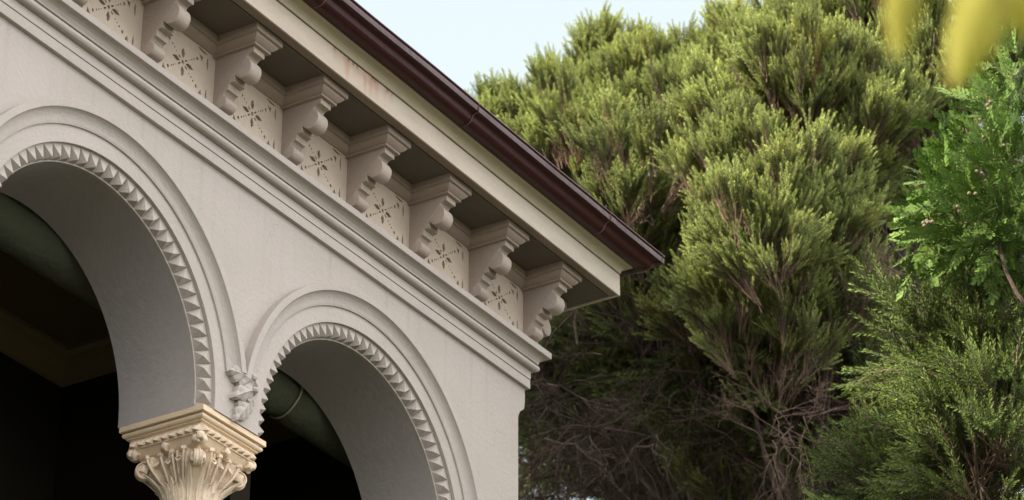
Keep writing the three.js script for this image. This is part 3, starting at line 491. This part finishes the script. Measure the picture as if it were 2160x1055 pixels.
function lumpPlaces(lumps, q, o) { // tufts (bunches of shoots) over the surface of each bough
  const out = [];
  for (const [px, py, rp, hd, dens = 1, tone = 1] of lumps) {
    const c = at(px, py, hd), r = rp / pxm(c), n = Math.max(4, Math.round(o.tufts * dens * 4 * Math.PI * r * r)), lt = 0.9 + 0.2 * q();
    for (let i = 0; i < n; i++) {
      const z = q() * 2 - 1, a = q() * 6.2832, s = Math.sqrt(1 - z * z), nrm = V(s * Math.cos(a), z, s * Math.sin(a)), w = 1 + 0.48 * perlin.noise(nrm.x * 1.7 + px * 0.01, nrm.y * 1.7 + py * 0.01, nrm.z * 1.7), depth = q() < 0.78 ? 0.82 + 0.2 * q() : 0.5 + 0.3 * q();
      const base = c.clone().add(V(nrm.x * r * w * depth * 1.05, nrm.y * r * w * depth * 0.92, nrm.z * r * w * depth * 1.05));
      if (o.gap && perlin.noise(base.x * 2.6, base.y * 2.6, base.z * 2.6) < -o.gap) continue;
      const axis = nrm.clone().multiplyScalar(o.out * (nrm.y < -0.2 ? 1.5 : 1)).add(V(0, o.up, 0)).add(V(q() - 0.5, q() - 0.5, q() - 0.5).multiplyScalar(o.jit)).normalize();
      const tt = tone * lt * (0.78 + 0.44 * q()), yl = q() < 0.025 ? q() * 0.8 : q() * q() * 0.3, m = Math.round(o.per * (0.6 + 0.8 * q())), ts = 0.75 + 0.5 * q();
      for (let k = 0; k < m; k++) {
        const sp = o.cone * Math.sqrt(q()), b = q() * 6.2832, j = V(Math.cos(b) * sp, q() * 0.3, Math.sin(b) * sp), d = axis.clone().add(j).normalize();
        const kk = tt * (0.85 + 0.3 * q());
        out.push({ p: base.clone().addScaledVector(j, o.wide).addScaledVector(axis, (q() - 0.6) * 0.10), d, s: (o.size || 1) * ts * (0.75 + 0.5 * q()), roll: q() * 6.28, c: new THREE.Color().setRGB(kk * (1 + 0.45 * yl), kk * (1 + 0.22 * yl), kk * (1 - 0.30 * yl)) });
      }
    }
  }
  return out;
}
const barkMat = new THREE.MeshStandardMaterial({ color: new THREE.Color().setRGB(0.10, 0.065, 0.05), roughness: 0.9, bumpMap: rep(plasterBump, 6), bumpScale: 0.02, map: rep(grime, 3) });
const deadMat = new THREE.MeshStandardMaterial({ color: new THREE.Color().setRGB(0.11, 0.08, 0.064), roughness: 0.85 });
function treeLimbs(t, foot, fork, lumps, q, r0, every = 3) {
  part('trunk', tube([foot, foot.clone().lerp(fork, 0.35).add(V(0.12, 0, -0.1)), foot.clone().lerp(fork, 0.7).add(V(-0.1, 0, 0.08)), fork], r0, r0 * 0.55, 9, 22), barkMat, t, { crease: 1 });
  const twigs = [];
  const fork0 = fork; let li = 0;
  for (const [px, py, rp, hd] of lumps) {
    if (li++ % every) continue;
    const fork = fork0.clone().add(V((q() - 0.5) * 1.1, (q() - 0.9) * 0.7, (q() - 0.5) * 1.5)), c = at(px, py, hd), r = rp / pxm(c), m = fork.clone().lerp(c, 0.5).add(V((q() - 0.5) * 0.7, -0.16 * fork.distanceTo(c), (q() - 0.5) * 0.7));
    part('limb', tube([fork, m, c], r0 * 0.17, 0.006, 6, 12), barkMat, t, { crease: 1 });
    for (let k = 0; k < 4; k++) { const e = c.clone().add(V(q() - 0.5, q() * 0.9 - 0.3, q() - 0.5).normalize().multiplyScalar(r * 0.9)), s = m.clone().lerp(c, 0.3 + 0.7 * q()); twigs.push(tube([s, s.clone().lerp(e, 0.5).add(V(0, -0.04, 0)), e], 0.006, 0.003, 4, 5)); }
  }
  if (twigs.length) part('twig', twigs, deadMat, t, { crease: 1, kind: 'stuff' });
}
// A: the big needle-leaved tree that fills the middle of the view
const LA = [[1250, 88, 24, 15.4], [1262, 120, 30, 15.4], [1345, 118, 26, 15.2], [1425, 118, 26, 15.1], [1395, 130, 24, 15.1], [1530, 72, 26, 15], [1640, 55, 30, 14.8], [1110, 228, 26, 15.6], [1028, 222, 24, 15.6], [1185, 180, 28, 15.4], [1480, 120, 26, 15], [1590, 80, 28, 14.9], [1150, 250, 30, 15.5], [1055, 350, 75, 15.6], [1020, 300, 50, 15.6], [1120, 315, 80, 15.6], [1190, 270, 85, 15.4], [1255, 210, 70, 15.4], [1248, 150, 40, 15.4], [1340, 225, 80, 15.2], [1345, 165, 45, 15.2], [1420, 205, 80, 15.1], [1500, 205, 80, 15], [1450, 150, 40, 15.1], [1570, 165, 80, 14.9], [1540, 110, 40, 15], [1650, 140, 90, 14.7], [1740, 105, 100, 14.6], [1840, 95, 105, 14.5], [1930, 140, 105, 14.4], [2040, 130, 115, 14.3], [2140, 140, 100, 14.3],
  [1140, 380, 85, 15.3], [1235, 320, 105, 15.1], [1330, 280, 95, 15], [1430, 280, 90, 14.9], [1570, 255, 125, 14.2], [1690, 225, 140, 14.0], [1820, 250, 125, 14.1], [1950, 280, 105, 14.2], [1345, 375, 105, 14.3], [1330, 480, 90, 14.7], [1435, 460, 75, 14.8], [1555, 375, 105, 13.9], [1680, 360, 120, 13.8], [1790, 350, 80, 14.1],
  [1620, 510, 135, 13.6], [1740, 480, 95, 13.8], [1530, 490, 75, 13.8], [1540, 610, 105, 13.9, 0.9], [1660, 620, 95, 13.9, 0.9], [1760, 570, 65, 14],
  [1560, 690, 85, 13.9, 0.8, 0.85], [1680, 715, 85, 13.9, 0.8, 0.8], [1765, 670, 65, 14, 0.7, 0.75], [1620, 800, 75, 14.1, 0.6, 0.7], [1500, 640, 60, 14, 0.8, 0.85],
  [1610, 720, 110, 14.5, 0.7, 0.55], [1740, 720, 100, 14.6, 0.6, 0.55], [1470, 650, 85, 14.6, 0.7, 0.55], [1400, 610, 85, 14.9, 0.7, 0.55], [1320, 650, 75, 15, 0.6, 0.55], [1230, 690, 75, 15.2, 0.5, 0.55], [1170, 780, 70, 15.4, 0.5, 0.55], [1540, 820, 90, 15, 0.5, 0.55], [1680, 820, 100, 15, 0.5, 0.55], [1420, 760, 90, 15.2, 0.5, 0.55], [1290, 790, 80, 15.4, 0.5, 0.55], [1800, 830, 90, 14.9, 0.5, 0.55], [1480, 900, 90, 15.2, 0.5, 0.55], [1600, 920, 95, 15.1, 0.6, 0.55], [1720, 930, 95, 15, 0.6, 0.55], [1540, 1010, 95, 15.2, 0.5, 0.55], [1680, 1030, 95, 15.1, 0.5, 0.55]];  // low boughs: tone lowered, their shade is put into the colour
const sprigA = [1, 2, 3, 4, 5].map((k) => sprig(k, { h: 0.10, n: 5, spread: 0.38, len: 0.12, needles: 44, nl: 0.024, nw: 0.0060, tint: [0.278, 0.328, 0.132] }));
{
  const q = RNG(21), t = thing('needle_leaved_tree', 'tall bushy tree of pale upright needle shoots filling the view behind the eaves', 'tree');
  const foot = at(1500, 1055, 15.2); foot.y = 0; treeLimbs(t, foot, at(1650, 1180, 15.8), LA, q, 0.10);
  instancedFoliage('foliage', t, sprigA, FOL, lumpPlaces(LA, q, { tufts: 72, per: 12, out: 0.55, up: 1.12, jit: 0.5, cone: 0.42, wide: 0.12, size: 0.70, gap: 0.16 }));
}
// B: darker needle tree low at the right
const LB = [[2090, 660, 110, 12.6], [2010, 745, 110, 12.6], [2120, 790, 115, 12.4], [2030, 885, 125, 12.5], [2130, 940, 125, 12.3], [1910, 930, 90, 12.9, 0.6, 0.6], [1960, 1030, 125, 12.7], [2100, 1060, 125, 12.4], [1860, 1040, 80, 13, 0.6, 0.6], [2150, 620, 80, 12.4]];
const sprigB = [11, 12, 13, 14].map((k) => sprig(k, { h: 0.14, n: 5, spread: 0.55, len: 0.13, needles: 40, nl: 0.026, nw: 0.0052, tint: [0.118, 0.168, 0.052] }));
{
  const q = RNG(22), t = thing('shrubby_tree', 'loose green needle shrub tree low at the right, under the cypress', 'tree');
  const foot = at(2060, 1055, 13); foot.y = 0; treeLimbs(t, foot, at(2090, 1030, 13.3), LB, q, 0.07, 99);
  instancedFoliage('foliage', t, sprigB, FOL, lumpPlaces(LB, q, { tufts: 26, per: 8, out: 0.95, up: 0.45, jit: 0.7, cone: 0.65, wide: 0.12 }));
}
// C: cypress with round cones
const LC = [[2085, 310, 70, 11.8], [2140, 230, 80, 11.7], [2140, 380, 100, 11.6], [2050, 400, 75, 11.8], [2000, 460, 65, 11.9], [2070, 460, 75, 11.7], [2140, 480, 75, 11.7], [2150, 140, 60, 11.8], [2010, 390, 55, 11.9], [2050, 510, 55, 11.8], [1965, 470, 45, 11.9], [1950, 520, 40, 12]];
{
  const q = RNG(23), t = thing('cypress', 'bright green cypress with lacy flat sprays and small round cones', 'tree');
  const foot = at(2230, 1055, 12.2); foot.y = 0; treeLimbs(t, foot, at(2330, 640, 12.2), LC, q, 0.07, 99);
  instancedFoliage('foliage', t, [31, 32, 33, 34].map((k) => spray(k, [0.085, 0.145, 0.032])), CYP, lumpPlaces(LC, q, { tufts: 95, per: 4, out: 1.0, up: 0.1, jit: 0.6, cone: 0.65, wide: 0.05, size: 0.62 }));
  const cg = new THREE.IcosahedronGeometry(0.0085, 1), cm = new THREE.MeshStandardMaterial({ color: new THREE.Color().setRGB(0.15, 0.115, 0.07), roughness: 0.8 });
  for (const [px, py] of [[2083, 292], [2092, 278], [2078, 283], [2120, 300], [2113, 294], [2068, 368], [2075, 376], [2082, 222], [2093, 226], [2150, 345], [1955, 473], [1963, 468], [1948, 470], [2052, 408], [2027, 440]]) for (let k = 0; k < 2; k++) {
    const c = new THREE.Mesh(cg, cm), p = at(px + (q() - 0.5) * 16, py + (q() - 0.5) * 14, 11.38 + 0.06 * q()); c.position.copy(p); c.name = numbered('cone'); c.castShadow = true; t.add(c);
  }
}
// D: shaded trees further back, low in the view, bare inside
const LD = [[1130, 900, 100, 17.2, 0.3], [1240, 860, 110, 17.4, 0.4], [1340, 800, 110, 17.6], [1450, 800, 110, 17.6], [1180, 1010, 110, 17.3, 0.3], [1300, 1000, 110, 17.6, 0.35], [1430, 960, 120, 17.8], [1560, 900, 120, 17.8], [1550, 1020, 110, 17.6], [1680, 980, 120, 17.6], [1700, 850, 110, 17.4], [1800, 900, 110, 17.2], [1150, 760, 90, 17.4], [1850, 760, 110, 16.8], [1430, 700, 110, 17.2], [1560, 740, 110, 16.8], [1280, 720, 90, 17.2], [1800, 1010, 110, 17], [1180, 800, 60, 15.6, 0.9], [1260, 720, 70, 15.4, 0.8], [1340, 760, 65, 15.3, 0.8], [1420, 830, 60, 15.4, 0.8], [1480, 760, 60, 15, 0.8], [1760, 860, 70, 14.6, 0.8], [1820, 760, 60, 14.6, 0.7], [1560, 950, 65, 15, 0.7], [1120, 700, 45, 15.7, 0.8]];
{
  const q = RNG(24), t = thing('shaded_tree', 'dark shaded tree of tangled bare brown twigs, low behind the wall corner', 'tree');
  const foot = at(1400, 1055, 17.6); foot.y = 0; treeLimbs(t, foot, at(1385, 1060, 17.6), LD, q, 0.10);
  instancedFoliage('foliage', t, sprigB, FOL, lumpPlaces(LD, q, { tufts: 30, per: 7, out: 0.9, up: 0.2, jit: 0.8, cone: 0.7, wide: 0.12, size: 1.1, }).map((p) => (p.c.multiplyScalar(0.7), p)));  // foliage colour darkened to hold the shade of the thicket
  const fan = (seed) => {
    const r = RNG(seed), S = new Soup();
    const grow = (b, d, L, rad, lv) => {
      let p = b, dir = d.clone(); const n = 3;
      for (let k = 0; k < n; k++) { dir = dir.clone().add(V(r() - 0.5, r() - 0.5, r() - 0.5).multiplyScalar(0.55)).normalize(); const e = p.clone().addScaledVector(dir, L / n), g = 0.7 + 0.6 * r(); S.rod(p, e, rad * (1 - 0.2 * k), rad * (0.8 - 0.2 * k), [0.150 * g, 0.108 * g, 0.084 * g], 3); p = e; if (lv < 3 && (k > 0 || lv > 0)) for (let m = 0; m < (lv === 0 ? 2 : 1); m++) grow(p, dir.clone().add(V(r() - 0.5, r() - 0.5, r() - 0.5).multiplyScalar(1.5)).normalize(), L * (0.5 + 0.25 * r()), rad * 0.62, lv + 1); }
    };
    grow(V(0, 0, 0), V(0, 1, 0), 0.34, 0.0042, 0); return S.build();
  };
  const places = [];
  for (let k = 0; k < 800; k++) {
    const px = 1100 + 800 * Math.pow(q(), 0.9), lo = px > 1480 ? 640 + 0.12 * (px - 1480) : 650, p = at(px, lo + (1090 - lo) * q(), 14.6 + 2.6 * q()), d = V(q() - 0.5, q() * 0.9 - 0.35, q() - 0.5).normalize(), g = 0.22 + 0.5 * q() * q();
    places.push({ p, d, s: 0.7 + 0.9 * q(), roll: q() * 6.28, c: new THREE.Color().setRGB(g, g, g) });
  }
  for (const [px, py] of [[1640, 880], [1660, 910], [1690, 890], [1620, 930], [1930, 590], [1945, 610], [1915, 570], [1900, 640], [1700, 930], [1950, 640]]) for (let k = 0; k < 4; k++) places.push({ p: at(px + 30 * (q() - 0.5), py + 30 * (q() - 0.5), 13.9), d: V(q() - 0.7, q() * 0.8 - 0.5, q() - 0.3).normalize(), s: 0.65, roll: q() * 6, c: new THREE.Color().setRGB(1.15, 1.1, 1.1) });  // a few twigs tinted brighter, sunlight put into their colour
  instancedFoliage('twig', t, [61, 62, 63, 64, 65].map(fan), leafMat({ rough: 0.9 }), places);
  for (const [a, b, c, r] of [[[1385, 1080, 16.4], [1375, 960, 16.3], [1330, 830, 16.2], 0.055], [[1400, 1080, 16.5], [1430, 930, 16.4], [1500, 790, 16.2], 0.045], [[1650, 1080, 16], [1560, 930, 15.6], [1460, 900, 15.2], 0.022], [[1790, 700, 14.8], [1850, 620, 14.6], [1760, 560, 14.2], 0.03], [[1830, 660, 14.7], [1790, 600, 14.5], [1720, 575, 14.2], 0.026]]) part('limb', tube([a, b, c].map((w) => at(...w)), r, r * 0.5, 7, 12), barkMat, t, { crease: 1 });
}

// E: dense dark trees further off that close the view between the branches
{
  const LE = [[1250, 780, 150, 22.5, 0.3], [1390, 720, 160, 22], [1540, 720, 170, 22], [1700, 700, 170, 22], [1860, 620, 170, 21.5], [1480, 880, 160, 22.6], [1640, 880, 160, 22.2], [1800, 860, 160, 22], [1620, 1050, 150, 22, 0.4], [1790, 1040, 150, 22, 0.45], [1940, 800, 150, 21.5], [1930, 460, 140, 21]];
  const q = RNG(25), t = thing('background_tree', 'almost black dense tree seen between the branches of the other trees', 'tree');
  const foot = at(1560, 1055, 22.5); foot.y = 0; part('trunk', tube([foot, at(1500, 1000, 22.6)], 0.2, 0.1, 8, 6), barkMat, t);
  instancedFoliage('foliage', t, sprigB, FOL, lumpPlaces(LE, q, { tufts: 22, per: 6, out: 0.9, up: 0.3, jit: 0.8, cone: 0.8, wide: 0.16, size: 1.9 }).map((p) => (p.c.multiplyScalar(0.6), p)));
}

// ------------------------------------------------------------------ out-of-focus leaves close to the camera
{
  const t = thing('leafy_branch', 'blurred yellow green leaves hanging close in the upper right corner', 'branch');
  const D = 1.95, lm = new THREE.MeshPhysicalMaterial({ color: new THREE.Color().setRGB(0.29, 0.265, 0.010), roughness: 0.6, transmission: 0.35, thickness: 0, side: THREE.DoubleSide });
  const leaf = (p0, p1, wpx) => {
    const a = at(p0[0], p0[1], D), b = at(p1[0], p1[1], D + 0.02), ax = b.clone().sub(a), L = ax.length(), side = ax.clone().normalize().cross(heading).normalize(), nr = side.clone().cross(ax).normalize(), w = wpx / pxm(a) / 2, rr = [];
    for (let k = 0; k <= 12; k++) { const s = k / 12, ww = w * Math.pow(Math.sin(Math.PI * Math.min(0.985, 0.06 + 0.94 * Math.pow(s, 0.8))), 0.8), row = []; for (let m = -3; m <= 3; m++) { const f = m / 3; row.push(a.clone().addScaledVector(ax, s).addScaledVector(side, f * ww).addScaledVector(nr, 0.004 * Math.abs(f) + 0.006 * s * s)); } rr.push(row); }
    part('leaf', grid(rr), lm, t, { crease: 1.2 });
  };
  leaf([1915, -90], [1893, 118], 80); leaf([2100, -60], [2012, 182], 118); leaf([1985, -110], [2085, 45], 70); leaf([2140, -70], [2178, 78], 96); leaf([1990, -150], [1960, -30], 60);
  part('stem', tube([at(1900, -70, D), at(1990, -160, D), at(2090, -190, D), at(2300, -330, D + 0.1), at(2600, -900, D + 0.3)], 0.0014, 0.006, 6, 20), barkMat, t, { crease: 1 });
}

renderer.render(scene, camera);
